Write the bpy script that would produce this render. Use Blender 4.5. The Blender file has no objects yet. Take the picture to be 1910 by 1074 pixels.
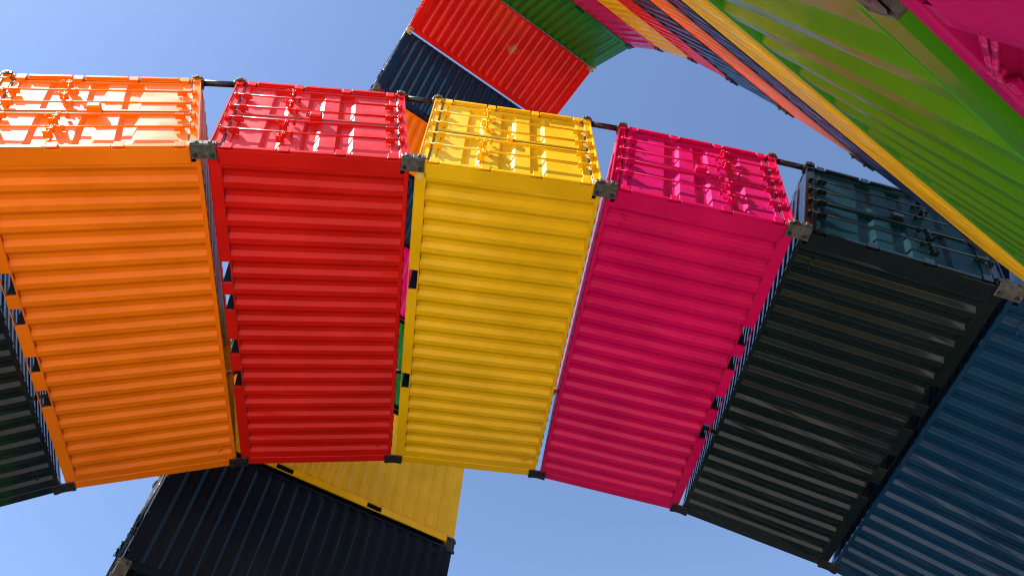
import bpy, math, random
from mathutils import Vector, Matrix
random.seed(4)
R = math.radians
PI = math.pi
scene = bpy.context.scene
C = scene.collection

# ------------------------------------------------------------ camera
EYE = 1.6                                    # eye height above the plaza
F_PX = 1321.52
CAM_COLS = [[0.990145, -0.139699, 0.009868], [-0.120372, -0.812912, 0.569811], [-0.07158, -0.565384, -0.821716]]
cd = bpy.data.cameras.new("camera")
cd.sensor_width = 36.0
cd.lens = F_PX / 1910.0 * 36.0
cd.clip_start = 0.05
cd.clip_end = 6000
cam = bpy.data.objects.new("camera", cd)
C.objects.link(cam)
mw = Matrix.Identity(4)
for j, col in enumerate(CAM_COLS):
    for i in range(3):
        mw[i][j] = col[i]
mw[2][3] = EYE
cam.matrix_world = mw
scene.camera = cam

# ------------------------------------------------------------ sky, sun, exposure
SUN_DIR = Vector((-0.600, -0.231, 0.766)).normalized()
SUN_EL = math.asin(SUN_DIR.z)
SUN_ROT = math.atan2(SUN_DIR.x, SUN_DIR.y)
world = bpy.data.worlds.new("World")
scene.world = world
world.use_nodes = True
wn = world.node_tree
wn.nodes.clear()
wo = wn.nodes.new("ShaderNodeOutputWorld")
wb = wn.nodes.new("ShaderNodeBackground")
sk = wn.nodes.new("ShaderNodeTexSky")
sk.sky_type = 'NISHITA'
sk.sun_disc = False
sk.sun_elevation = SUN_EL
sk.sun_rotation = SUN_ROT
sk.air_density = 1.0
sk.dust_density = 0.35
sk.ozone_density = 3.0
wb.inputs[1].default_value = 0.122
hs = wn.nodes.new("ShaderNodeHueSaturation")
hs.inputs["Saturation"].default_value = 1.0
hs.inputs["Hue"].default_value = 0.503
wn.links.new(sk.outputs[0], hs.inputs["Color"])
wn.links.new(hs.outputs[0], wb.inputs[0])
wn.links.new(wb.outputs[0], wo.inputs[0])
sl = bpy.data.lights.new("sun", 'SUN')
sl.energy = 5.0
sl.angle = R(0.53)
sl.color = (1.0, 0.955, 0.89)
sun = bpy.data.objects.new("sun", sl)
C.objects.link(sun)
sun.rotation_euler = SUN_DIR.to_track_quat('Z', 'Y').to_euler()
sun.location = (0, 0, 60)
scene.view_settings.view_transform = 'Standard'
scene.view_settings.look = 'None'
scene.view_settings.gamma = 1.0
scene.view_settings.exposure = 1.06
try:
    scene.cycles.filter_width = 1.15
    scene.cycles.max_bounces = 8
    scene.cycles.diffuse_bounces = 5
    scene.cycles.glossy_bounces = 4
except Exception:
    pass

# ------------------------------------------------------------ materials
def mat_base(name):
    m = bpy.data.materials.new(name)
    m.use_nodes = True
    nt = m.node_tree
    b = nt.nodes["Principled BSDF"]
    return m, nt, b

def N(nt, t, **kw):
    n = nt.nodes.new(t)
    for k, v in kw.items():
        setattr(n, k, v)
    return n

def coords(nt):
    """object coordinates moved by a random amount for every object"""
    tc = N(nt, "ShaderNodeTexCoord")
    oi = N(nt, "ShaderNodeObjectInfo")
    mu = N(nt, "ShaderNodeMath", operation='MULTIPLY')
    mu.inputs[1].default_value = 57.0
    nt.links.new(oi.outputs["Random"], mu.inputs[0])
    ad = N(nt, "ShaderNodeVectorMath", operation='ADD')
    nt.links.new(tc.outputs["Object"], ad.inputs[0])
    nt.links.new(mu.outputs[0], ad.inputs[1])
    return tc, ad.outputs[0]

def noise(nt, vec, scale, detail=3.0, rough=0.55, stretch=None):
    if stretch:
        mp = N(nt, "ShaderNodeMapping")
        mp.inputs["Scale"].default_value = stretch
        nt.links.new(vec, mp.inputs[0])
        vec = mp.outputs[0]
    n = N(nt, "ShaderNodeTexNoise")
    n.inputs["Scale"].default_value = scale
    n.inputs["Detail"].default_value = detail
    n.inputs["Roughness"].default_value = rough
    nt.links.new(vec, n.inputs["Vector"])
    return n.outputs[0]

def ramp(nt, val, a, b, lo=0.0, hi=1.0):
    m = N(nt, "ShaderNodeMapRange")
    m.inputs[1].default_value = a
    m.inputs[2].default_value = b
    m.inputs[3].default_value = lo
    m.inputs[4].default_value = hi
    nt.links.new(val, m.inputs[0])
    return m.outputs[0]

def mix(nt, fac, a, b, mode='MIX'):
    m = N(nt, "ShaderNodeMix", data_type='RGBA', blend_type=mode)
    for sock, v in ((m.inputs[0], fac), (m.inputs[6], a), (m.inputs[7], b)):
        if hasattr(v, "is_linked") or hasattr(v, "node"):
            nt.links.new(v, sock)
        elif isinstance(v, (int, float)):
            sock.default_value = v
        else:
            sock.default_value = (*v, 1.0)
    return m.outputs[2]

def paint(name, col, rough=0.42, dirt=0.03, spec=0.10, patch=None, coat=0.42, crough=0.07):
    """gloss paint on sheet steel: slight fade, dust streaks, scuffs, uneven sheet"""
    m, nt, b = mat_base(name)
    tc, v = coords(nt)
    fade = noise(nt, v, 0.9, 3)
    c1 = mix(nt, ramp(nt, fade, 0.3, 0.7), [x * 0.86 for x in col], [min(1, x * 1.10 + 0.002) for x in col])
    streak = noise(nt, v, 2.4, 5, 0.65, (0.35, 0.35, 3.0))
    dustc = (0.30, 0.26, 0.21)
    c2 = mix(nt, ramp(nt, streak, 0.56, 0.86, 0.0, dirt), c1, dustc)
    scuff = noise(nt, v, 26.0, 4, 0.7)
    c3 = mix(nt, ramp(nt, scuff, 0.80, 0.84, 0.0, 0.3), c2, [x * 0.35 + 0.02 for x in col])
    last = c3
    if patch:
        (px, py, pz), rad = patch
        d = N(nt, "ShaderNodeVectorMath", operation='DISTANCE')
        d.inputs[1].default_value = (px, py, pz)
        nt.links.new(tc.outputs["Object"], d.inputs[0])
        nn = noise(nt, tc.outputs["Object"], 9.0, 4, 0.7)
        s = N(nt, "ShaderNodeMath", operation='MULTIPLY_ADD')
        s.inputs[1].default_value = 0.9
        nt.links.new(nn, s.inputs[0])
        nt.links.new(d.outputs["Value"], s.inputs[2])
        f = ramp(nt, s.outputs[0], rad + 0.45, rad + 0.40, 0.0, 0.85)
        last = mix(nt, f, c3, (0.42, 0.24, 0.09))
    nt.links.new(last, b.inputs["Base Color"])
    rr = noise(nt, v, 3.2, 4, 0.6)
    nt.links.new(ramp(nt, rr, 0.25, 0.75, rough * 0.80, rough * 1.30), b.inputs["Roughness"])
    b.inputs["Specular IOR Level"].default_value = spec
    b.inputs["Coat Weight"].default_value = coat
    b.inputs["Coat Roughness"].default_value = crough
    b.inputs["Coat IOR"].default_value = 1.42
    big = noise(nt, v, 1.7, 2, 0.4)
    fine = noise(nt, v, 70.0, 2, 0.5)
    b1 = N(nt, "ShaderNodeBump")
    b1.inputs["Strength"].default_value = 0.6
    b1.inputs["Distance"].default_value = 0.010
    nt.links.new(big, b1.inputs["Height"])
    b2 = N(nt, "ShaderNodeBump")
    b2.inputs["Strength"].default_value = 0.22
    b2.inputs["Distance"].default_value = 0.0012
    nt.links.new(fine, b2.inputs["Height"])
    nt.links.new(b1.outputs[0], b2.inputs["Normal"])
    nt.links.new(b2.outputs[0], b.inputs["Normal"])
    return m

def worn_steel(name, ca, cb, rough=0.55, metal=0.55, rust=0.25):
    m, nt, b = mat_base(name)
    tc, v = coords(nt)
    a = noise(nt, v, 14.0, 6, 0.7)
    c = mix(nt, ramp(nt, a, 0.35, 0.68), ca, cb)
    rr = noise(nt, v, 9.0, 5, 0.7)
    c = mix(nt, ramp(nt, rr, 0.55, 0.72, 0.0, rust), c, (0.16, 0.075, 0.03))
    nt.links.new(c, b.inputs["Base Color"])
    b.inputs["Metallic"].default_value = metal
    nt.links.new(ramp(nt, a, 0.3, 0.7, rough * 0.7, rough * 1.2), b.inputs["Roughness"])
    bp = N(nt, "ShaderNodeBump")
    bp.inputs["Strength"].default_value = 0.5
    bp.inputs["Distance"].default_value = 0.004
    nt.links.new(a, bp.inputs["Height"])
    nt.links.new(bp.outputs[0], b.inputs["Normal"])
    return m

COL = dict(
    orange=(0.95, 0.19, 0.001), red=(0.66, 0.007, 0.003), yellow=(0.90, 0.49, 0.002),
    crimson=(0.70, 0.001, 0.095), darkgreen=(0.004, 0.011, 0.010), blue=(0.002, 0.036, 0.090),
    blackgreen=(0.006, 0.010, 0.012), navy=(0.002, 0.008, 0.016), green=(0.008, 0.200, 0.015),
    magenta=(0.60, 0.001, 0.13), darkteal=(0.003, 0.022, 0.040), plum=(0.003, 0.018, 0.050),
    lime=(0.042, 0.205, 0.002), deepmagenta=(0.42, 0.001, 0.085), plumblue=(0.006, 0.022, 0.085), farblue=(0.002, 0.020, 0.055))
PAINT = {k: paint("paint_" + k, v, coat={"darkgreen": 0.85, "blue": 0.8, "farblue": 0.7, "blackgreen": 0.6, "navy": 0.28, "orange": 0.26, "red": 0.30, "yellow": 0.30, "crimson": 0.32}.get(k, 0.42), crough=0.12 if k == "lime" else 0.07) for k, v in COL.items()}
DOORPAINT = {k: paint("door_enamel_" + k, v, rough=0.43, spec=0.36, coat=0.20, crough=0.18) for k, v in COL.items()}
DOORPAINT["crimson"] = paint("door_enamel_pink", (0.64, 0.001, 0.165), rough=0.40, spec=0.35, coat=0.25, crough=0.18)  # bluer than the crimson walls: sky light put into the base colour
DOORPAINT["yellow"] = paint("door_enamel_lemon", (0.84, 0.54, 0.008), rough=0.42, spec=0.3, coat=0.2, crough=0.2)  # same yellow paint as the walls, with sunlight put into the colour
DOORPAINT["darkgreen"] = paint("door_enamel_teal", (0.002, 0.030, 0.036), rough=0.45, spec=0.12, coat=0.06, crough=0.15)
SHADEDBLUE = paint("weathered_blue_roof", (0.003, 0.022, 0.055), rough=0.7, spec=0.1, coat=0.0)  # darker, coatless blue: shade between the containers put into the roof colour
UNDERSEAL = paint("bitumen_underseal", (0.012, 0.012, 0.013), rough=0.5, spec=0.2, coat=0.0)
PAINT["redpatch"] = paint("paint_red_patched", COL["red"], patch=((3.35, 0.02, 1.5), 0.16))
STEEL = worn_steel("worn_steel", (0.034, 0.031, 0.026), (0.145, 0.130, 0.105), metal=0.2)
TANSTEEL = worn_steel("tan_steel", (0.38, 0.27, 0.13), (0.62, 0.48, 0.28), metal=0.1)
DARKSTEEL = worn_steel("dark_steel", (0.022, 0.021, 0.02), (0.065, 0.06, 0.055), rough=0.45)
RUBBER = paint("gasket_rubber", (0.018, 0.018, 0.020), rough=0.28, dirt=0.3, spec=0.9)
BOARD = paint("floor_board", (0.06, 0.04, 0.025), rough=0.6)
STICKER = paint("sticker_vinyl", (0.62, 0.56, 0.42), rough=0.4)

def concrete(name, ca, cb, joint=None):
    m, nt, b = mat_base(name)
    tc = N(nt, "ShaderNodeTexCoord")
    v = tc.outputs["Object"]
    a = noise(nt, v, 0.35, 8, 0.65)
    g = noise(nt, v, 40.0, 4, 0.7)
    c = mix(nt, ramp(nt, a, 0.3, 0.7), ca, cb)
    c = mix(nt, ramp(nt, g, 0.3, 0.7, 0.0, 0.35), c, [x * 0.6 for x in ca])
    if joint:
        br = N(nt, "ShaderNodeTexBrick")
        br.inputs["Scale"].default_value = joint
        br.inputs["Mortar Size"].default_value = 0.012
        br.inputs["Color1"].default_value = (1, 1, 1, 1)
        br.inputs["Color2"].default_value = (0.88, 0.88, 0.88, 1)
        br.inputs["Mortar"].default_value = (0.35, 0.33, 0.30, 1)
        nt.links.new(v, br.inputs["Vector"])
        c = mix(nt, 1.0, c, br.outputs["Color"], 'MULTIPLY')
    nt.links.new(c, b.inputs["Base Color"])
    b.inputs["Roughness"].default_value = 0.85
    return m

# ------------------------------------------------------------ mesh helper
class MB:
    def __init__(s):
        s.v, s.f, s.sm = [], [], []
    def face(s, idx, smooth=False):
        s.f.append(idx); s.sm.append(smooth)
    def quad(s, a, b, c, d, smooth=False):
        i = len(s.v); s.v += [a, b, c, d]; s.face([i, i + 1, i + 2, i + 3], smooth)
    def box(s, x0, x1, y0, y1, z0, z1, ch=0.0, M=None):
        if x0 > x1: x0, x1 = x1, x0
        if y0 > y1: y0, y1 = y1, y0
        if z0 > z1: z0, z1 = z1, z0
        n0 = len(s.v)
        if ch <= 0:
            for x in (x0, x1):
                for y in (y0, y1):
                    for z in (z0, z1):
                        s.v.append((x, y, z))
            for q in ((0, 1, 3, 2), (4, 6, 7, 5), (0, 4, 5, 1), (2, 3, 7, 6), (0, 2, 6, 4), (1, 5, 7, 3)):
                s.face([n0 + k for k in q])
        else:
            ch = min(ch, (x1 - x0) * .45, (y1 - y0) * .45, (z1 - z0) * .45)
            idx = {}
            lo, hi = (x0, y0, z0), (x1, y1, z1)
            for i in (0, 1):
                for j in (0, 1):
                    for k in (0, 1):
                        sg = (i, j, k)
                        for ax in range(3):
                            p = []
                            for a in range(3):
                                e = hi[a] if sg[a] else lo[a]
                                if a != ax:
                                    e += -ch if sg[a] else ch
                                p.append(e)
                            idx[(i, j, k, ax)] = len(s.v); s.v.append(tuple(p))
            def g(i, j, k, ax): return idx[(i, j, k, ax)]
            for sd in (0, 1):
                q = [g(sd, 0, 0, 0), g(sd, 1, 0, 0), g(sd, 1, 1, 0), g(sd, 0, 1, 0)]; s.face(q if sd else q[::-1])
                q = [g(0, sd, 0, 1), g(1, sd, 0, 1), g(1, sd, 1, 1), g(0, sd, 1, 1)]; s.face(q[::-1] if sd else q)
                q = [g(0, 0, sd, 2), g(1, 0, sd, 2), g(1, 1, sd, 2), g(0, 1, sd, 2)]; s.face(q if sd else q[::-1])
            for a in (0, 1):
                for b in (0, 1):
                    f1 = (a == b)
                    q = [g(a, b, 0, 0), g(a, b, 0, 1), g(a, b, 1, 1), g(a, b, 1, 0)]; s.face(q if f1 else q[::-1])
                    q = [g(a, 0, b, 2), g(a, 0, b, 0), g(a, 1, b, 0), g(a, 1, b, 2)]; s.face(q if f1 else q[::-1])
                    q = [g(0, a, b, 1), g(0, a, b, 2), g(1, a, b, 2), g(1, a, b, 1)]; s.face(q if f1 else q[::-1])
            for i in (0, 1):
                for j in (0, 1):
                    for k in (0, 1):
                        q = [g(i, j, k, 0), g(i, j, k, 1), g(i, j, k, 2)]
                        s.face(q if (i + j + k) % 2 else q[::-1])
        if M is not None:
            for i in range(n0, len(s.v)):
                s.v[i] = tuple(M @ Vector(s.v[i]))
    def tube(s, a, b, r, seg=10, r2=None, caps=True, smooth=True):
        a, b = Vector(a), Vector(b)
        r2 = r if r2 is None else r2
        w = (b - a).normalized()
        u = w.cross(Vector((0, 0, 1)) if abs(w.z) < .9 else Vector((1, 0, 0))).normalized()
        t = w.cross(u)
        n0 = len(s.v)
        for c, rr in ((a, r), (b, r2)):
            for k in range(seg):
                an = 2 * PI * k / seg
                s.v.append(tuple(c + (u * math.cos(an) + t * math.sin(an)) * rr))
        for k in range(seg):
            k2 = (k + 1) % seg
            s.face([n0 + k, n0 + k2, n0 + seg + k2, n0 + seg + k], smooth)
        if caps:
            s.face([n0 + k for k in range(seg)][::-1])
            s.face([n0 + seg + k for k in range(seg)])
    def path(s, pts, r, seg=8):
        for a, b in zip(pts[:-1], pts[1:]):
            s.tube(a, b, r, seg)
    def strip(s, prof, f0, f1, smooth=False):
        """sheet between two copies of a profile"""
        n0 = len(s.v)
        for p in prof: s.v.append(tuple(f0(p)))
        for p in prof: s.v.append(tuple(f1(p)))
        n = len(prof)
        for i in range(n - 1):
            s.face([n0 + i, n0 + i + 1, n0 + n + i + 1, n0 + n + i], smooth)
    def mesh(s, name):
        me = bpy.data.meshes.new(name)
        me.from_pydata([tuple(p) for p in s.v], [], s.f)
        me.polygons.foreach_set("use_smooth", s.sm)
        me.update()
        return me

CACHE = {}
def cached(key, fn):
    if key not in CACHE:
        mb = MB(); fn(mb)
        me = mb.mesh(key)
        me.materials.append(None)
        CACHE[key] = me
    return CACHE[key]

def put(name, me, mat, parent=None, local=None):
    o = bpy.data.objects.new(name, me)
    C.objects.link(o)
    if not me.materials:
        me.materials.append(None)
    o.material_slots[0].link = 'OBJECT'
    o.material_slots[0].material = mat
    if parent is not None:
        o.parent = parent
    if local is not None:
        o.matrix_local = local
    return o

def tag(o, label=None, cat=None, group=None, kind=None):
    if label: o["label"] = label
    if cat: o["category"] = cat
    if group: o["group"] = group
    if kind: o["kind"] = kind

# ------------------------------------------------------------ container geometry
# local frame: x 0 (door end) .. L, y 0 .. W, z 0 (bottom) .. H
L, W, H = 6.058, 2.438, 2.591
X0, X1 = 0.262, 5.872         # corrugated part of the side walls
ZB, ZT = 0.152, H - 0.060

def jitter(rng, a):
    return rng.uniform(-a, a)

def round_bends(prof, r=0.007, seg=3):
    out = [prof[0]]
    for a, b, c in zip(prof[:-2], prof[1:-1], prof[2:]):
        va = Vector((a[0] - b[0], a[1] - b[1])); vc = Vector((c[0] - b[0], c[1] - b[1]))
        la, lc = va.length, vc.length
        if va.angle(vc) > 3.12:
            out.append(b); continue
        d = min(r, la * .4, lc * .4)
        p0 = Vector(b) + va / la * d; p1 = Vector(b) + vc / lc * d
        for k in range(seg + 1):
            t = k / seg
            q = p0 * (1 - t) ** 2 + Vector(b) * 2 * t * (1 - t) + p1 * t * t
            out.append((q.x, q.y))
    out.append(prof[-1])
    return out

def side_wall(mb):
    """vertical corrugations; y measured inward from the outer face"""
    pitch, fl, sl, dep = 0.2776, 0.072, 0.064, 0.046
    prof = [(X0 - 0.03, 0.008), (X0 + 0.035, 0.008)]
    x = X0 + 0.035
    n = int((X1 - X0 - 0.07 - fl) / pitch)
    pitch = (X1 - X0 - 0.07 - 0.0) / n
    k = pitch / 0.280
    for i in range(n):
        a = x
        prof += [(a + sl * k, 0.008 + dep), (a + (sl + 0.072) * k, 0.008 + dep), (a + (2 * sl + 0.072) * k, 0.008)]
        if i < n - 1:
            prof.append((a + pitch, 0.008))
        x += pitch
    prof.append((X1 + 0.03, 0.008))
    raw = prof
    prof = round_bends(prof)
    rb = random.Random(11)
    wob = [[rb.uniform(-0.0030, 0.0030) for _ in range(400)] for _ in range(8)]
    # subdivided along the height so that the sheet can wander by a few mm
    rng = random.Random(11)
    rows = 7
    n0 = len(mb.v)
    off = [[wob[r_][int(px / 0.0694)] for px, _ in prof] for r_ in range(rows)]
    for r_ in range(rows):
        z = ZB + (ZT - ZB) * r_ / (rows - 1)
        for i, (px, py) in enumerate(prof):
            e = off[r_][i] * (0.0 if r_ in (0, rows - 1) else 1.0)
            mb.v.append((px + e * 0.5, py + e, z))
    m = len(prof)
    for r_ in range(rows - 1):
        for i in range(m - 1):
            mb.face([n0 + r_ * m + i, n0 + r_ * m + i + 1, n0 + (r_ + 1) * m + i + 1, n0 + (r_ + 1) * m + i])

def roof(mb):
    pitch, dep = 0.209, 0.020
    prof = [(0.16, H - 0.014), (X0 + 0.05, H - 0.014)]
    x = X0 + 0.05
    n = 26
    pitch = (5.80 - x) / n
    for i in range(n):
        a = x
        prof += [(a + 0.025, H - 0.014 + dep), (a + pitch * 0.5, H - 0.014 + dep), (a + pitch * 0.5 + 0.025, H - 0.014), (a + pitch, H - 0.014)]
        x += pitch
    prof.append((L - 0.06, H - 0.014))
    mb.strip(prof, lambda p: (p[0], 0.012, p[1]), lambda p: (p[0], W - 0.012, p[1]))

POCK4 = ((1.78, 2.15), (2.36, 2.65), (3.21, 3.52), (3.86, 4.21))
POCK2 = ((1.80, 2.17), (3.88, 4.23))

def bottom_rail(mb, pockets):
    xs = [0.178]
    for a, b in pockets: xs += [a, b]
    xs.append(L - 0.178)
    for i in range(0, len(xs), 2):
        mb.box(xs[i], xs[i + 1], 0.0, 0.045, 0.010, 0.150, 0.003)
    for a, b in pockets:          # thin straps over and under each opening
        mb.box(a, b, 0.003, 0.045, 0.141, 0.150)
    mb.box(0.178, L - 0.178, -0.002, 0.030, 0.0, 0.010)
    mb.box(0.178, L - 0.178, -0.003, 0.050, 0.150, 0.158, 0.002)

def top_rail(mb):
    mb.box(0.178, L - 0.178, 0.0, 0.060, H - 0.062, H - 0.004, 0.005)

def underside(mb, pockets):
    x = 0.30
    while x < L - 0.2:
        if not any(a - 0.05 < x < b + 0.05 for a, b in pockets):
            mb.box(x, x + 0.006, 0.05, W - 0.05, 0.018, 0.138)
            mb.box(x, x + 0.045, 0.05, W - 0.05, 0.012, 0.018)
        x += 0.285
    for a, b in pockets:
        mb.box(a - 0.006, a, 0.046, W - 0.046, 0.012, 0.140)
        mb.box(b, b + 0.006, 0.046, W - 0.046, 0.012, 0.140)
        mb.box(a, b, 0.046, W - 0.046, 0.132, 0.1375)

def floor_sheet(mb):
    mb.box(0.10, L - 0.06, 0.045, W - 0.045, 0.140, 0.165)

HZ = (0.24, 0.95, 1.67, 2.36)          # hinge heights

def door_post(mb):                     # at y 0..; mirrored for the other side
    mb.box(0.045, 0.255, 0.0, 0.074, 0.118, H - 0.118, 0.006)
    z = 0.118
    for hz in HZ + (None,):
        z2 = H - 0.118 if hz is None else hz - 0.085
        mb.box(0.004, 0.045, 0.0, 0.060, z, z2, 0.004)
        z = None if hz is None else hz + 0.085

def end_post(mb):
    mb.box(L - 0.160, L, 0.0, 0.110, 0.118, H - 0.118, 0.006)

def door_sill(mb):
    mb.box(0.030, 0.160, 0.162, W - 0.162, 0.012, 0.142, 0.006)
    mb.box(0.008, 0.030, 0.162, W - 0.162, 0.012, 0.030)

def door_header(mb):
    mb.box(0.030, 0.160, 0.162, W - 0.162, H - 0.118, H - 0.006, 0.006)
    mb.box(0.004, 0.030, 0.162, W - 0.162, H - 0.022, H - 0.006)

def end_header(mb):
    mb.box(L - 0.110, L - 0.004, 0.162, W - 0.162, H - 0.090, H - 0.006, 0.006)

def end_sill(mb):
    mb.box(L - 0.110, L - 0.004, 0.162, W - 0.162, 0.010, 0.150, 0.006)

def end_wall(mb):
    prof = []
    y = 0.112
    n = 9
    p = (W - 0.224) / n
    for i in range(n):
        prof += [(y, 0.0), (y + 0.06, 0.036), (y + p * 0.5, 0.036), (y + p * 0.5 + 0.06, 0.0)]
        y += p
    prof.append((W - 0.112, 0.0))
    mb.strip(prof, lambda q: (L - 0.02 - q[1], q[0], 0.150), lambda q: (L - 0.02 - q[1], q[0], H - 0.090))

def casting(mb):
    """corner fitting centred on its own origin corner, growing to +x +y +z, with oval holes"""
    dx, dy, dz = 0.178, 0.162, 0.118
    def plate(o, u, v, n, w, h, hw, hh):
        o, u, v, n = Vector(o), Vector(u), Vector(v), Vector(n)
        seg = 12
        hole, rim = [], []
        for k in range(seg):
            a = 2 * PI * (k + 0.5) / seg
            hole.append(o + u * (w / 2 + hw * math.cos(a)) + v * (h / 2 + hh * math.sin(a)))
            ca, sa = math.cos(a), math.sin(a)
            t = min((w / 2 - .004) / max(abs(ca), 1e-6), (h / 2 - .004) / max(abs(sa), 1e-6))
            rim.append(o + u * (w / 2 + t * ca) + v * (h / 2 + t * sa))
        n0 = len(mb.v)
        mb.v += [tuple(p) for p in rim] + [tuple(p) for p in hole] + [tuple(p - n * 0.045) for p in hole]
        for k in range(seg):
            k2 = (k + 1) % seg
            mb.face([n0 + k, n0 + k2, n0 + seg + k2, n0 + seg + k])
            mb.face([n0 + seg + k, n0 + seg + k2, n0 + 2 * seg + k2, n0 + 2 * seg + k])
        mb.face([n0 + 2 * seg + k for k in range(seg)])
    # body a touch behind the plates
    mb.box(0.046, dx, 0.046, dy, 0.046, dz)
    plate((0, 0, 0), (0, 1, 0), (0, 0, 1), (-1, 0, 0), dy, dz, 0.042, 0.030)
    plate((0, 0, 0), (1, 0, 0), (0, 0, 1), (0, -1, 0), dx, dz, 0.050, 0.030)
    plate((0, 0, 0), (1, 0, 0), (0, 1, 0), (0, 0, -1), dx, dy, 0.055, 0.032)
    mb.box(0.0, 0.046, dy - 0.010, dy, 0.004, dz)
    mb.box(0.0, 0.046, 0.004, 0.014, dz - 0.010, dz)
    mb.box(0.004, dx, 0.0, 0.046, dz - 0.006, dz)
    mb.box(dx - 0.010, dx, 0.0, 0.046, 0.004, dz)
    mb.box(0.0, dx, 0.046, dy, dz - 0.004, dz)
    mb.box(0.004, 0.046, 0.014, dy, dz - 0.004, dz)

def lashing_ring(mb):
    """bent bar welded from the top rail onto the post, with a shackle in the middle"""
    y = W - 0.012
    mb.path([(0.480, y - 0.01, 2.530), (0.440, y + 0.010, 2.512), (0.400, y + 0.012, 2.490), (0.345, y + 0.006, 2.462), (0.285, y, 2.425)], 0.0075, 10)
    mb.path([(0.470, y - 0.01, 2.524), (0.432, y + 0.014, 2.490), (0.398, y + 0.016, 2.478), (0.350, y + 0.006, 2.445), (0.295, y, 2.405)], 0.006, 10)
    mb.box(0.392, 0.412, y - 0.002, y + 0.020, 2.470, 2.500, 0.006)
    mb.box(0.462, 0.498, y - 0.016, y + 0.006, 2.508, 2.532, 0.005)

# doors ------------------------------------------------------
DP = 0.052                      # x of the door skin
def door_leaf(mb, y0, y1):
    """one leaf: square-tube frame and a pressed panel with three troughs"""
    z0, z1 = 0.165, H - 0.140
    fw = 0.050
    mb.box(DP, DP + 0.070, y0, y0 + fw, z0, z1, 0.004)
    mb.box(DP, DP + 0.070, y1 - fw, y1, z0, z1, 0.004)
    mb.box(DP, DP + 0.070, y0 + fw, y1 - fw, z0, z0 + 0.075, 0.003)
    mb.box(DP, DP + 0.070, y0 + fw, y1 - fw, z1 - 0.110, z1, 0.003)
    tr = ((0.600, 0.860), (1.120, 1.360), (1.580, 1.820))
    prof = [(z0 + 0.070, 0.020)]
    for a, b in tr:
        prof += [(a, 0.020), (a + 0.060, 0.066), (b - 0.060, 0.066), (b, 0.020)]
    prof.append((z1 - 0.105, 0.020))
    rng = random.Random(int(y0 * 100))
    cols = 5
    n0 = len(mb.v)
    ys = [y0 + fw - 0.004 + (y1 - y0 - 2 * fw + 0.008) * c / (cols - 1) for c in range(cols)]
    for c, yy in enumerate(ys):
        for i, (z, d) in enumerate(prof):
            mb.v.append((DP + d + jitter(rng, 0.003), yy, z + jitter(rng, 0.004)))
    m = len(prof)
    for c in range(cols - 1):
        for i in range(m - 1):
            mb.face([n0 + c * m + i, n0 + c * m + i + 1, n0 + (c + 1) * m + i + 1, n0 + (c + 1) * m + i])

def gasket(mb, y0, y1, lo):
    z0, z1 = 0.150, H - 0.124
    r = 0.013
    for z in (z0 + 0.002, z1 - 0.002):
        mb.box(DP - 0.012, DP + 0.03, y0 - 0.020, y1 + 0.020, z - 0.013, z + 0.013, 0.008)
    for y, e in ((y0, -1), (y1, 1)):
        wd = 0.029 if (e < 0) == lo else 0.0195
        mb.box(DP + 0.010, DP + 0.04, y + e * 0.001, y + e * wd, z0 + 0.017, z1 - 0.017, 0.002)

def hinge(mb, sgn, z):
    """lug on the outer edge of a leaf, pin, and lug on the post; y measured from the post side"""
    def Y(v): return v if sgn > 0 else W - v
    mb.box(0.003, 0.018, Y(0.002), Y(0.150), z - 0.060, z + 0.060, 0.003)
    mb.tube((0.034, Y(0.050), z - 0.080), (0.034, Y(0.050), z + 0.080), 0.013, 10)
    mb.box(0.018, 0.052, Y(0.085), Y(0.150), z - 0.050, z + 0.050, 0.003)

def lock_rod(mb, y):
    x = -0.002
    mb.tube((x, y, 0.055), (x, y, H - 0.055), 0.0145, 12)
    for z, s in ((0.105, 1), (H - 0.090, -1)):          # cam and keeper
        mb.box(x - 0.018, x + 0.030, y - 0.026, y + 0.022, z - 0.014, z + 0.014, 0.004)
        mb.box(x - 0.014, x + 0.032, y - 0.052, y - 0.034, z - 0.040, z + 0.028, 0.004)
        mb.box(x - 0.012, x + 0.032, y + 0.028, y + 0.044, z - 0.028, z + 0.034, 0.004)
        mb.tube((x - 0.03, y - 0.02, z - 0.03), (x - 0.03, y + 0.02, z - 0.03), 0.011, 8)
    for z, hl in ((0.245, 0.065), (0.99, 0.022), (H - 0.255, 0.065)):   # bearing brackets
        mb.box(x + 0.010, DP + 0.004, y - 0.024, y + 0.024, z - hl, z + hl, 0.004)
        mb.box(x - 0.022, x + 0.012, y - 0.020, y + 0.020, z - hl * 0.9, z + hl * 0.9, 0.008)
        mb.tube((x + 0.0, y - 0.05, z), (x + 0.0, y + 0.05, z), 0.007, 6)

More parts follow.
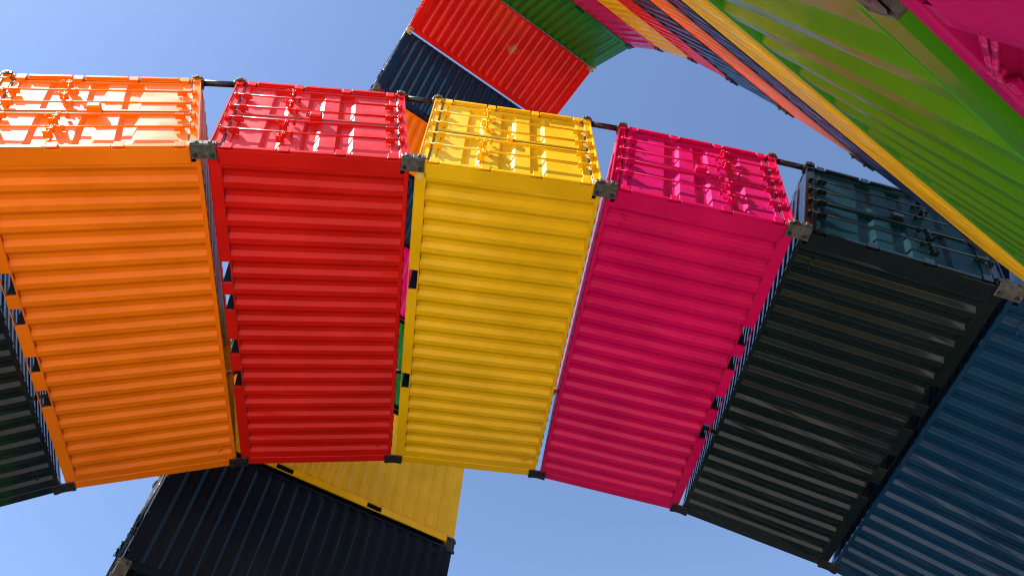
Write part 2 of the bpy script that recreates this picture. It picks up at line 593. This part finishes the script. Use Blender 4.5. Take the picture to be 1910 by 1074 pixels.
def handle(mb, y, s):
    """lever welded to a rod, catch and seal, s = side the lever points to"""
    x = -0.012
    z = 0.90
    mb.box(x - 0.012, x + 0.028, y - 0.024, y + 0.024, z - 0.024, z + 0.024, 0.006)
    mb.path([(x - 0.010, y, z), (x - 0.034, y + s * 0.06, z - 0.004), (x - 0.030, y + s * 0.20, z - 0.012),
             (x - 0.016, y + s * 0.30, z - 0.030)], 0.0115, 8)
    cy = y + s * 0.165
    mb.box(x - 0.006, DP + 0.004, cy - 0.036, cy + 0.036, z - 0.060, z - 0.030, 0.004)
    mb.box(x - 0.046, x + 0.020, cy - 0.014, cy + 0.014, z - 0.056, z + 0.036, 0.004)
    mb.tube((x - 0.05, cy - 0.028, z + 0.024), (x - 0.05, cy + 0.028, z + 0.024), 0.010, 8)
    mb.box(x - 0.03, DP + 0.004, cy + s * 0.060 - 0.010, cy + s * 0.060 + 0.010, z - 0.09, z + 0.02, 0.003)
    mb.path([(x - 0.046, cy, z - 0.045), (x - 0.060, cy + 0.02, z - 0.085), (x - 0.050, cy - 0.01, z - 0.125), (x - 0.030, cy - 0.03, z - 0.09)], 0.006, 6)

def lock_box(mb):
    y = W / 2
    mb.box(-0.045, DP + 0.004, y - 0.075, y + 0.065, 1.19, 1.36, 0.008)
    mb.box(-0.052, -0.044, y - 0.060, y + 0.050, 1.205, 1.345, 0.003)
    mb.tube((-0.03, y, 1.17), (-0.03, y, 1.19), 0.02, 8)

def seam_strap(mb):
    y = W / 2
    mb.box(-0.006, DP + 0.004, y - 0.085, y + 0.060, 1.225, 1.315, 0.006)

def tie_handle(mb, x, z, y, s):
    """small bent bar welded over a corrugation"""
    mb.box(x - 0.10, x - 0.075, y, y + s * 0.030, z - 0.020, z + 0.020, 0.003)
    mb.path([(x - 0.09, y + s * -0.018, z - 0.01), (x - 0.075, y + s * -0.030, z + 0.025), (x + 0.060, y + s * -0.030, z + 0.025),
             (x + 0.09, y + s * -0.016, z - 0.005), (x + 0.10, y + s * 0.02, z - 0.012)], 0.0085, 8)
    mb.box(x + 0.075, x + 0.125, y + s * 0.004, y + s * 0.040, z - 0.028, z + 0.010, 0.003)

def mirY(fn, *a):
    def g(mb):
        n0, f0 = len(mb.v), len(mb.f)
        fn(mb, *a)
        for i in range(n0, len(mb.v)):
            x, y, z = mb.v[i]; mb.v[i] = (x, W - y, z)
        for i in range(f0, len(mb.f)):
            mb.f[i] = mb.f[i][::-1]
    return g

def wrap(fn, *a):
    return lambda mb: fn(mb, *a)

YM = W / 2
LEAF = ((0.106, YM - 0.021), (YM + 0.021, W - 0.106))
RODS = ((0.585, 0.985), (1.400, 1.835))
HAND = ((-1, -1), (1, 1))

def make_container(name, mat, label, group, matrix, two_pockets=False, door_mat=None, box=True, patch_mat=None, sticker=False, bare=False, under=None, ring=False, roof_mat=None):
    t = bpy.data.objects.new(name, None)
    t.empty_display_size = 0.5
    C.objects.link(t)
    t.matrix_world = matrix
    tag(t, label, "shipping container", group)
    P = {0: POCK4, 1: POCK2, 2: ()}[int(two_pockets)]
    pk = str(int(two_pockets))
    dm = door_mat or mat
    put("side_wall", cached("side_wall_a", side_wall), patch_mat or mat, t)
    put("side_wall", cached("side_wall_b", mirY(side_wall)), patch_mat or mat, t)
    put("roof", cached("roof_sheet", roof), roof_mat or mat, t)
    put("end_wall", cached("end_wall_sheet", end_wall), mat, t)
    b = put("floor", cached("floor_sheet", floor_sheet), BOARD, t)
    put("cross_members", cached("underside" + pk, wrap(underside, P)), under or mat, b)
    put("bottom_rail", cached("bottom_rail_a" + pk, wrap(bottom_rail, P)), mat, t)
    put("bottom_rail", cached("bottom_rail_b" + pk, mirY(bottom_rail, P)), mat, t)
    put("top_rail", cached("top_rail_a", top_rail), mat, t)
    put("top_rail", cached("top_rail_b", mirY(top_rail)), mat, t)
    p1 = put("corner_post", cached("door_post_a", door_post), mat, t)
    put("corner_post", cached("door_post_b", mirY(door_post)), mat, t)
    put("corner_post", cached("end_post_a", end_post), mat, t)
    put("corner_post", cached("end_post_b", mirY(end_post)), mat, t)
    put("door_sill", cached("door_sill", door_sill), mat, t)
    put("door_header", cached("door_header", door_header), mat, t)
    put("end_header", cached("end_header", end_header), mat, t)
    put("end_sill", cached("end_sill", end_sill), mat, t)
    cm = cached("casting", casting)
    for ix in (0, 1):
        for iy in (0, 1):
            for iz in (0, 1):
                sc = Matrix.Diagonal((-1 if ix else 1, -1 if iy else 1, -1 if iz else 1, 1))
                put("corner_casting", cm, STEEL if (bare and not ix and iy and not iz) else mat, t, Matrix.Translation((L * ix, W * iy, H * iz)) @ sc)
    for d in (0, 1):
        y0, y1 = LEAF[d]
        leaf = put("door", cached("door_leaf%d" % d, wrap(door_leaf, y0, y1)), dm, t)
        put("gasket", cached("gasket%d" % d, wrap(gasket, y0, y1, d == 0)), RUBBER, leaf)
        for i, hz in enumerate(HZ):
            put("hinge", cached("hinge%d%d" % (d, i), wrap(hinge, 1 if d == 0 else -1, hz)), mat, leaf)
        for i in (0, 1):
            put("lock_rod", cached("rod%d%d" % (d, i), wrap(lock_rod, RODS[d][i])), mat, leaf)
            put("door_handle", cached("handle%d%d" % (d, i), wrap(handle, RODS[d][i], HAND[d][i])), mat, leaf)
        if d == 1:
            if box: put("lock_box", cached("lock_box", lock_box), mat, leaf)
            else: put("seam_strap", cached("seam_strap", seam_strap), mat, leaf)
    put("tie_handle", cached("tie_a", wrap(tie_handle, L - 0.50, H - 0.26, 0.0, 1)), mat, t)
    put("tie_handle", cached("tie_b", wrap(tie_handle, 0.50, H - 0.29, W, -1)), mat, t)
    if ring:
        put("lashing_ring", cached("lashing_ring", lashing_ring), mat, t)
    if sticker:
        put("sticker", cached("sticker", lambda mb: mb.box(0.19, 0.275, -0.0025, 0.0, 0.045, 0.085)), STICKER, t)
    return t

# ------------------------------------------------------------ coupling hardware between neighbours
def half_frame(l, h, corner):
    o = h.cross(l)
    m = Matrix.Identity(4)
    for i in range(3):
        m[i][0] = l[i]; m[i][1] = o[i]; m[i][2] = h[i]; m[i][3] = corner[i]
    return m

def coupling_plate(Ma, Mb, far, half, mat, boltmat, label, group, cat="coupling plate"):
    """bent steel plate bolted over the inner corners of two neighbours.
    Ma / Mb map (l, o, h) measured from the corner of each neighbour"""
    base = (Ma.translation + Mb.translation) / 2
    T = Matrix.Translation(-base)
    body, bolts, fins = MB(), [], []
    for Mx, s in ((Ma, -1), (Mb, 1)):
        X = T @ Mx
        f = (lambda v: (L - v)) if far else (lambda v: v)
        def bx(mb, a0, a1, b0, b1, c0, c1, ch=0.003):
            mb.box(f(a0), f(a1), b0, b1, c0, c1, ch, X)
        h0, h1 = (-half if s > 0 else 0.0), 0.118
        c0, c1 = (-half, 0.118) if s > 0 else (-0.118, half)
        bx(body, -0.024, 0.176, -0.026, -0.004, c0, c1, 0.004)
        bx(body, -0.030, -0.008, -0.004, 0.100, c0, c1, 0.004)
        # wedge fins of the lock on the end face
        e0, e1 = (0.018, 0.058) if s > 0 else (-0.058, -0.018)
        fm = MB()
        bx(fm, -0.052, -0.030, 0.012, 0.092, e0, e1, 0.006)
        fins.append(fm)
        fm = MB()
        bx(fm, -0.046, -0.030, -0.016, 0.040, e0 + s * 0.050, e1 + s * 0.046, 0.006)
        fins.append(fm)
        bm = MB()
        cz = s * 0.066
        a = X @ Vector((f(0.118), -0.026, cz)); b = X @ Vector((f(0.118), -0.034, cz)); c = X @ Vector((f(0.118), -0.050, cz))
        bm.tube(a, b, 0.030, 16); bm.tube(b, c, 0.020, 6, smooth=False)
        bolts.append(bm)
        if far:
            bm = MB()
            a = X @ Vector((f(-0.030), 0.045, cz)); b = X @ Vector((f(-0.075), 0.045, cz))
            bm.tube(a, b, 0.030, 12)
            bolts.append(bm)
    o = put("coupling_plate", body.mesh("coupling_plate"), mat)
    o.location = base
    tag(o, label, cat, group)
    for fm in fins:
        put("lock_fin", fm.mesh("lock_fin"), mat, o)
    for bm in bolts:
        put("bolt", bm.mesh("bolt"), boltmat, o)
    return o

def spreader_bar(Ma, Mb, far, mat, blockmat, label, group):
    base = (Ma.translation + Mb.translation) / 2
    T = Matrix.Translation(-base)
    f = (lambda v: (L - v)) if far else (lambda v: v)
    rod = MB()
    pa = T @ Ma @ Vector((f(0.060), W - 0.060, 0.006)); pb = T @ Mb @ Vector((f(0.060), W - 0.060, -0.006))
    rod.tube(pa, pb, 0.047, 14)
    d = (pb - pa).normalized()
    rod.tube(pa + d * 0.004, pa + d * 0.03, 0.058, 14)
    rod.tube(pb - d * 0.03, pb - d * 0.004, 0.058, 14)
    o = put("spreader_bar", rod.mesh("spreader_bar"), mat)
    o.location = base
    tag(o, label, "spreader bar", group)
    for Mx, s in ((Ma, -1), (Mb, 1)):
        X = T @ Mx
        b = MB()
        c0, c1 = (-0.004, 0.125) if s > 0 else (-0.125, 0.004)
        b.box(f(-0.026), f(0.165), W + 0.003, W + 0.030, c0, c1, 0.005, X)
        b.box(f(-0.026), f(-0.006), W - 0.045, W + 0.003, c0, c1, 0.004, X)
        b.box(f(-0.040), f(-0.026), W - 0.036, W + 0.018, c0 + 0.040, c1 - 0.040, 0.004, X)
        side = (-0.022, -0.004) if s > 0 else (0.004, 0.022)
        b.box(f(-0.010), f(0.150), W - 0.120, W + 0.003, side[0], side[1], 0.004, X)
        put("end_block", b.mesh("end_block"), blockmat, o)
    return o

# ------------------------------------------------------------ the two arches
L1 = Vector((0.0, 1.0, 0.0))
ARCH1 = [
    ([-8.3067, 4.2009, 6.2791], [0.8715, 0.0, 0.4904]),
    ([-5.9745, 4.2009, 7.5833], [0.944, 0.0, 0.3301]),
    ([-3.4498, 4.2009, 8.4585], [0.9871, 0.0, 0.1603]),
    ([-0.8112, 4.2009, 8.8801], [1.0, 0.0, -0.0063]),
    ([1.8608, 4.2009, 8.8562], [0.9845, 0.0, -0.1755]),
    ([4.4901, 4.2009, 8.3804], [0.94, 0.0, -0.3411]),
    ([6.9996, 4.2009, 7.4625], [0.8677, 0.0, -0.497]),
]
L2 = Vector((0.88866, 0.45857, 0.0))
ARCH2 = [
    ([-5.1005, 11.3528, 7.0191], [0.0877, -0.17, 0.9815]),
    ([-4.8663, 10.8991, 9.6607], [0.0504, -0.0977, 0.9939]),
    ([-4.7272, 10.6295, 12.3659], [0.0783, -0.1517, 0.9853]),
    ([-4.5137, 10.2159, 15.0501], [0.0821, -0.1591, 0.9839]),
    ([-4.2874, 9.7772, 17.731], [0.1207, -0.2338, 0.9648]),
    ([-3.9574, 9.1376, 20.3632], [0.1317, -0.2552, 0.9579]),
    ([-3.5872, 8.4202, 22.9739], [0.2668, -0.517, 0.8134]),
    ([-2.8728, 7.0359, 25.1074], [0.4586, -0.8887, -0.0008]),
    ([-1.6733, 4.7114, 25.0936], [0.2881, -0.5582, -0.7781]),
    ([-0.9084, 3.229, 23.0007], [0.1322, -0.2561, -0.9576]),
    ([-0.5542, 2.5427, 20.4242], [0.1041, -0.2017, -0.9739]),
    ([-0.2736, 1.9989, 17.7809], [0.0757, -0.1467, -0.9863]),
    ([-0.0665, 1.5975, 15.0787], [0.0729, -0.1414, -0.9873]),
    ([0.1347, 1.2076, 12.3363], [0.0578, -0.112, -0.992]),
    ([0.296, 0.895, 9.5396], [0.0444, -0.086, -0.9953]),
    ([0.4199, 0.6549, 6.7487], [0.0391, -0.0757, -0.9964]),
    ([0.5292, 0.4431, 3.9873], [0.0501, -0.0972, -0.994]),
]

def prep(arch, l):
    out = []
    for c, h in arch:
        h = Vector(h); h = (h - l * h.dot(l)).normalized()
        out.append([Vector(c) + Vector((0, 0, EYE)), h])
    return out

def rot_h(h, l, deg):
    """turn the height direction about the long axis towards the outside of the arch (+) or inside (-)"""
    o = h.cross(l)
    return (h * math.cos(R(deg)) + o * math.sin(R(deg))).normalized()

def extend(chain, l, before, after, gap=0.085):
    """carry the chain on towards the ground at either end"""
    for dg in before:
        c, h = chain[0]
        h2 = rot_h(h, l, dg)
        mid = (h + h2).normalized()
        chain.insert(0, [c - mid * gap - h2 * H, h2])
    for dg in after:
        c, h = chain[-1]
        h2 = rot_h(h, l, -dg)
        mid = (h + h2).normalized()
        chain.append([c + h * H + mid * gap, h2])
    return chain

A1 = extend(prep(ARCH1, L1), L1, (8, 8, 6, 6), (8, 8, 6, 6))
A2 = extend(prep(ARCH2, L2), L2, (0, 0, 0), (0,), 0.10)
G1 = "containers of the near arch"
G2 = "containers of the tall far arch"
# colour, mesh name stem, label, short name used for the hardware, two pockets
SPEC1 = [
    ("yellow", "yellow container, lowest of the left leg of the low arch", "lowest left yellow", 1),
    ("blue", "blue container, second from the ground in the left leg of the low arch", "lower left blue", 0),
    ("green", "green container, third from the ground in the left leg of the low arch", "lower left green", 0),
    ("red", "red container just below the black one in the left leg of the low arch", "left leg red", 0),
    ("blackgreen", "nearly black container cut off by the left edge, beside the orange one", "black", 0),
    ("orange", "bright orange container with sun-bleached doors at the far left", "orange", 0),
    ("red", "red container with pink-lit doors between the orange and the yellow one", "red", 0),
    ("yellow", "big yellow container with sunlit doors at the top of the near arch", "yellow", 1),
    ("crimson", "crimson pink container with sunlit doors right of the big yellow one", "crimson", 0),
    ("darkgreen", "dark green container with shaded teal doors, right of the crimson one", "dark green", 0),
    ("blue", "deep blue container cut off by the lower right corner", "corner blue", 0),
    ("orange", "orange container below the blue one in the right leg of the low arch", "right leg orange", 0),
    ("yellow", "yellow container, third from the ground in the right leg of the low arch", "lower right yellow", 1),
    ("magenta", "magenta container, second from the ground in the right leg of the low arch", "lower right magenta", 0),
    ("green", "green container, lowest of the right leg of the low arch", "lowest right green", 0),
]
SPEC2 = [
    ("orange", "orange container, lowest of the far leg of the tall arch", "lowest orange", 0),
    ("green", "green container, second from the ground in the far leg of the tall arch", "second green", 0),
    ("farblue", "blue container showing as a sliver at the bottom edge under the navy one", "bottom sliver blue", 0),
    ("navy", "nearly black navy container in the lower left under the orange and red ones", "navy", 0),
    ("yellow", "yellow container seen at the bottom beneath the red and big yellow ones", "back yellow", 1),
    ("green", "green container glimpsed through the gap between the red and big yellow ones, lower part", "gap green", 0),
    ("magenta", "magenta container glimpsed halfway down the gap beside the big yellow one", "gap magenta", 0),
    ("darkteal", "dark teal container glimpsed in the gap right below the orange one", "gap teal", 0),
    ("orange", "orange container showing between the red and yellow doors, under the blue one", "gap orange", 0),
    ("farblue", "blue container behind the yellow doors, left of the far red one", "far blue", 0),
    ("red", "red container at the very top of the tall arch with a rusty brown spot", "top red", 2),
    ("green", "green container with a shiny lower end, next to the far red one", "upper green", 0),
    ("magenta", "dark magenta container between the shiny green one and the pale yellow one", "upper magenta", 0),
    ("yellow", "small pale yellow container with reflections, between the magenta and the red one", "upper yellow", 1),
    ("red", "narrow looking red container between the small yellow one and the dark plum one", "upper red", 0),
    ("plum", "dark plum and blue shining container between the narrow red and the orange strip", "plum", 0),
    ("orange", "orange strip of a container turning pink lower down, beside the plum one", "orange strip", 0),
    ("plumblue", "purple blue strip of a container between the orange strip and the long yellow one", "purple strip", 0),
    ("yellow", "long golden yellow strip of a container along the edge of the green one", "long yellow", 0),
    ("lime", "large bright green container close overhead in the upper right", "overhead green", 0),
    ("deepmagenta", "magenta container right beside the viewer in the top right corner", "corner magenta", 0),
]

def container_matrix(c, h, l, flip):
    o = h.cross(l)
    if flip:
        org, X, Y, Z = c + h * H + o * W, l, -o, -h
    else:
        org, X, Y, Z = c, l, o, h
    m = Matrix.Identity(4)
    for i in range(3):
        m[i][0], m[i][1], m[i][2], m[i][3] = X[i], Y[i], Z[i], org[i]
    return m

def build_arch(chain, l, spec, group, apex, hwname, tan=()):
    for k, (c, h) in enumerate(chain):
        col, label, short, two = spec[k]
        flip = k > apex
        kw = {}
        if short == "top red": kw["patch_mat"] = PAINT["redpatch"]
        if short == "corner blue": kw["roof_mat"] = SHADEDBLUE
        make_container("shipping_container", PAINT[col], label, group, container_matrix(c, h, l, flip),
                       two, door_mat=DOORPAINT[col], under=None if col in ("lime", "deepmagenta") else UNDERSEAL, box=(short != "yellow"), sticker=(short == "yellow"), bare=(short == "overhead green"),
                       ring=(short == "corner magenta"), **kw)
    for k in range(len(chain) - 1):
        (ca, ha), (cb, hb) = chain[k], chain[k + 1]
        Ma = half_frame(l, ha, ca + ha * H)
        Mb = half_frame(l, hb, cb)
        half = ((cb - (ca + ha * H)).length) / 2 + 0.002
        sa, sb = spec[k][2], spec[k + 1][2]
        for far in (False, True):
            if sb == "corner magenta" and not far:
                continue                       # this joint shows bare corner fittings
            e = "far end" if far else "door end"
            t = k in tan
            coupling_plate(Ma, Mb, far, half, TANSTEEL if t else (DARKSTEEL if far else STEEL), DARKSTEEL,
                           "%s bolted plate joining the %s and %s containers, %s" % ("tan" if t else "dark" if far else "weathered grey", sa, sb, e),
                           "coupling plates of the %s" % hwname)
            spreader_bar(Ma, Mb, far, DARKSTEEL, STEEL,
                         "dark bar outside between %s and %s containers, %s" % (sa, sb, e),
                         "spreader bars of the %s" % hwname)

for k_, sh in ((-2, -0.055), (-3, -0.03), (-1, -0.19)):
    A2[k_][0] = A2[k_][0] + L2 * sh
build_arch(A1, L1, SPEC1, G1, 7, "low arch")
build_arch(A2, L2, SPEC2, G2, 10, "tall arch", tan=(9, 10))

# ------------------------------------------------------------ footings and ground
CONC = concrete("footing_concrete", (0.30, 0.29, 0.27), (0.42, 0.41, 0.38))
def footing(c, h, l, out_end, label):
    """concrete block under the last container of a leg"""
    o = h.cross(l)
    p = c if not out_end else c + h * H
    q = p + o * W
    lows = min(p.z, q.z)
    mb = MB()
    mid = (p + q) / 2 + l * (L / 2)
    hd = Vector((o.x, o.y, 0)).normalized()
    wid = abs((q - p).dot(hd)) + 0.9
    M_ = Matrix.Identity(4)
    for i in range(3):
        M_[i][0] = l[i]; M_[i][1] = hd[i]; M_[i][2] = (0, 0, 1)[i]
    zt = max(lows + 0.004, 0.25)
    mb.box(-L / 2 - 0.4, L / 2 + 0.4, -wid / 2, wid / 2, 0.0, zt, 0.03, M_)
    f = put("concrete_footing", mb.mesh("concrete_footing"), CONC)
    f.location = (mid.x, mid.y, 0.0)
    tag(f, label, "footing", "concrete footings of the arches")
footing(*A1[0], L1, False, "grey concrete footing under the left leg of the low arch")
footing(*A1[-1], L1, True, "grey concrete footing under the right leg of the low arch")
footing(*A2[0], L2, False, "grey concrete footing under the far leg of the tall arch")
footing(*A2[-1], L2, True, "grey concrete footing under the near leg of the tall arch")

gm = MB()
S = 2500.0
QY = 24.0                                    # the quay ends here, the dock lies beyond
RY = 7.6                                    # pale paving up to here, then unseen dark ground added to deepen rib contrast
gm.quad((-S, -S, 0), (S, -S, 0), (S, RY, 0), (-S, RY, 0))
rm_ = MB()
rm_.quad((-S, RY, -0.004), (S, RY, -0.004), (S, QY, -0.004), (-S, QY, -0.004))
tag(put("road", rm_.mesh("road"), concrete("asphalt", (0.038, 0.038, 0.040), (0.060, 0.060, 0.062))), kind="structure")
gm.quad((-S, QY, -0.004), (S, QY, -0.004), (S, QY, -2.2), (-S, QY, -2.2))
wm_, wnt, wb_ = mat_base("dock_water")
wb_.inputs["Base Color"].default_value = (0.010, 0.022, 0.022, 1)
wb_.inputs["Roughness"].default_value = 0.12
wtc = N(wnt, "ShaderNodeTexCoord")
wbp = N(wnt, "ShaderNodeBump")
wbp.inputs["Distance"].default_value = 0.08
wnt.links.new(noise(wnt, wtc.outputs["Object"], 0.7, 5), wbp.inputs["Height"])
wnt.links.new(wbp.outputs[0], wb_.inputs["Normal"])
wq = MB()
wq.quad((-S, QY, -1.6), (S, QY, -1.6), (S, S, -1.6), (-S, S, -1.6))
tag(put("water", wq.mesh("water"), wm_), kind="structure")
g = put("ground", gm.mesh("ground"), concrete("plaza_paving", (0.54, 0.52, 0.48), (0.64, 0.62, 0.57), 0.5))
tag(g, kind="structure")
print("chain ends:", A1[0][0], A1[-1][0] + A1[-1][1] * H, A2[0][0], A2[-1][0] + A2[-1][1] * H)
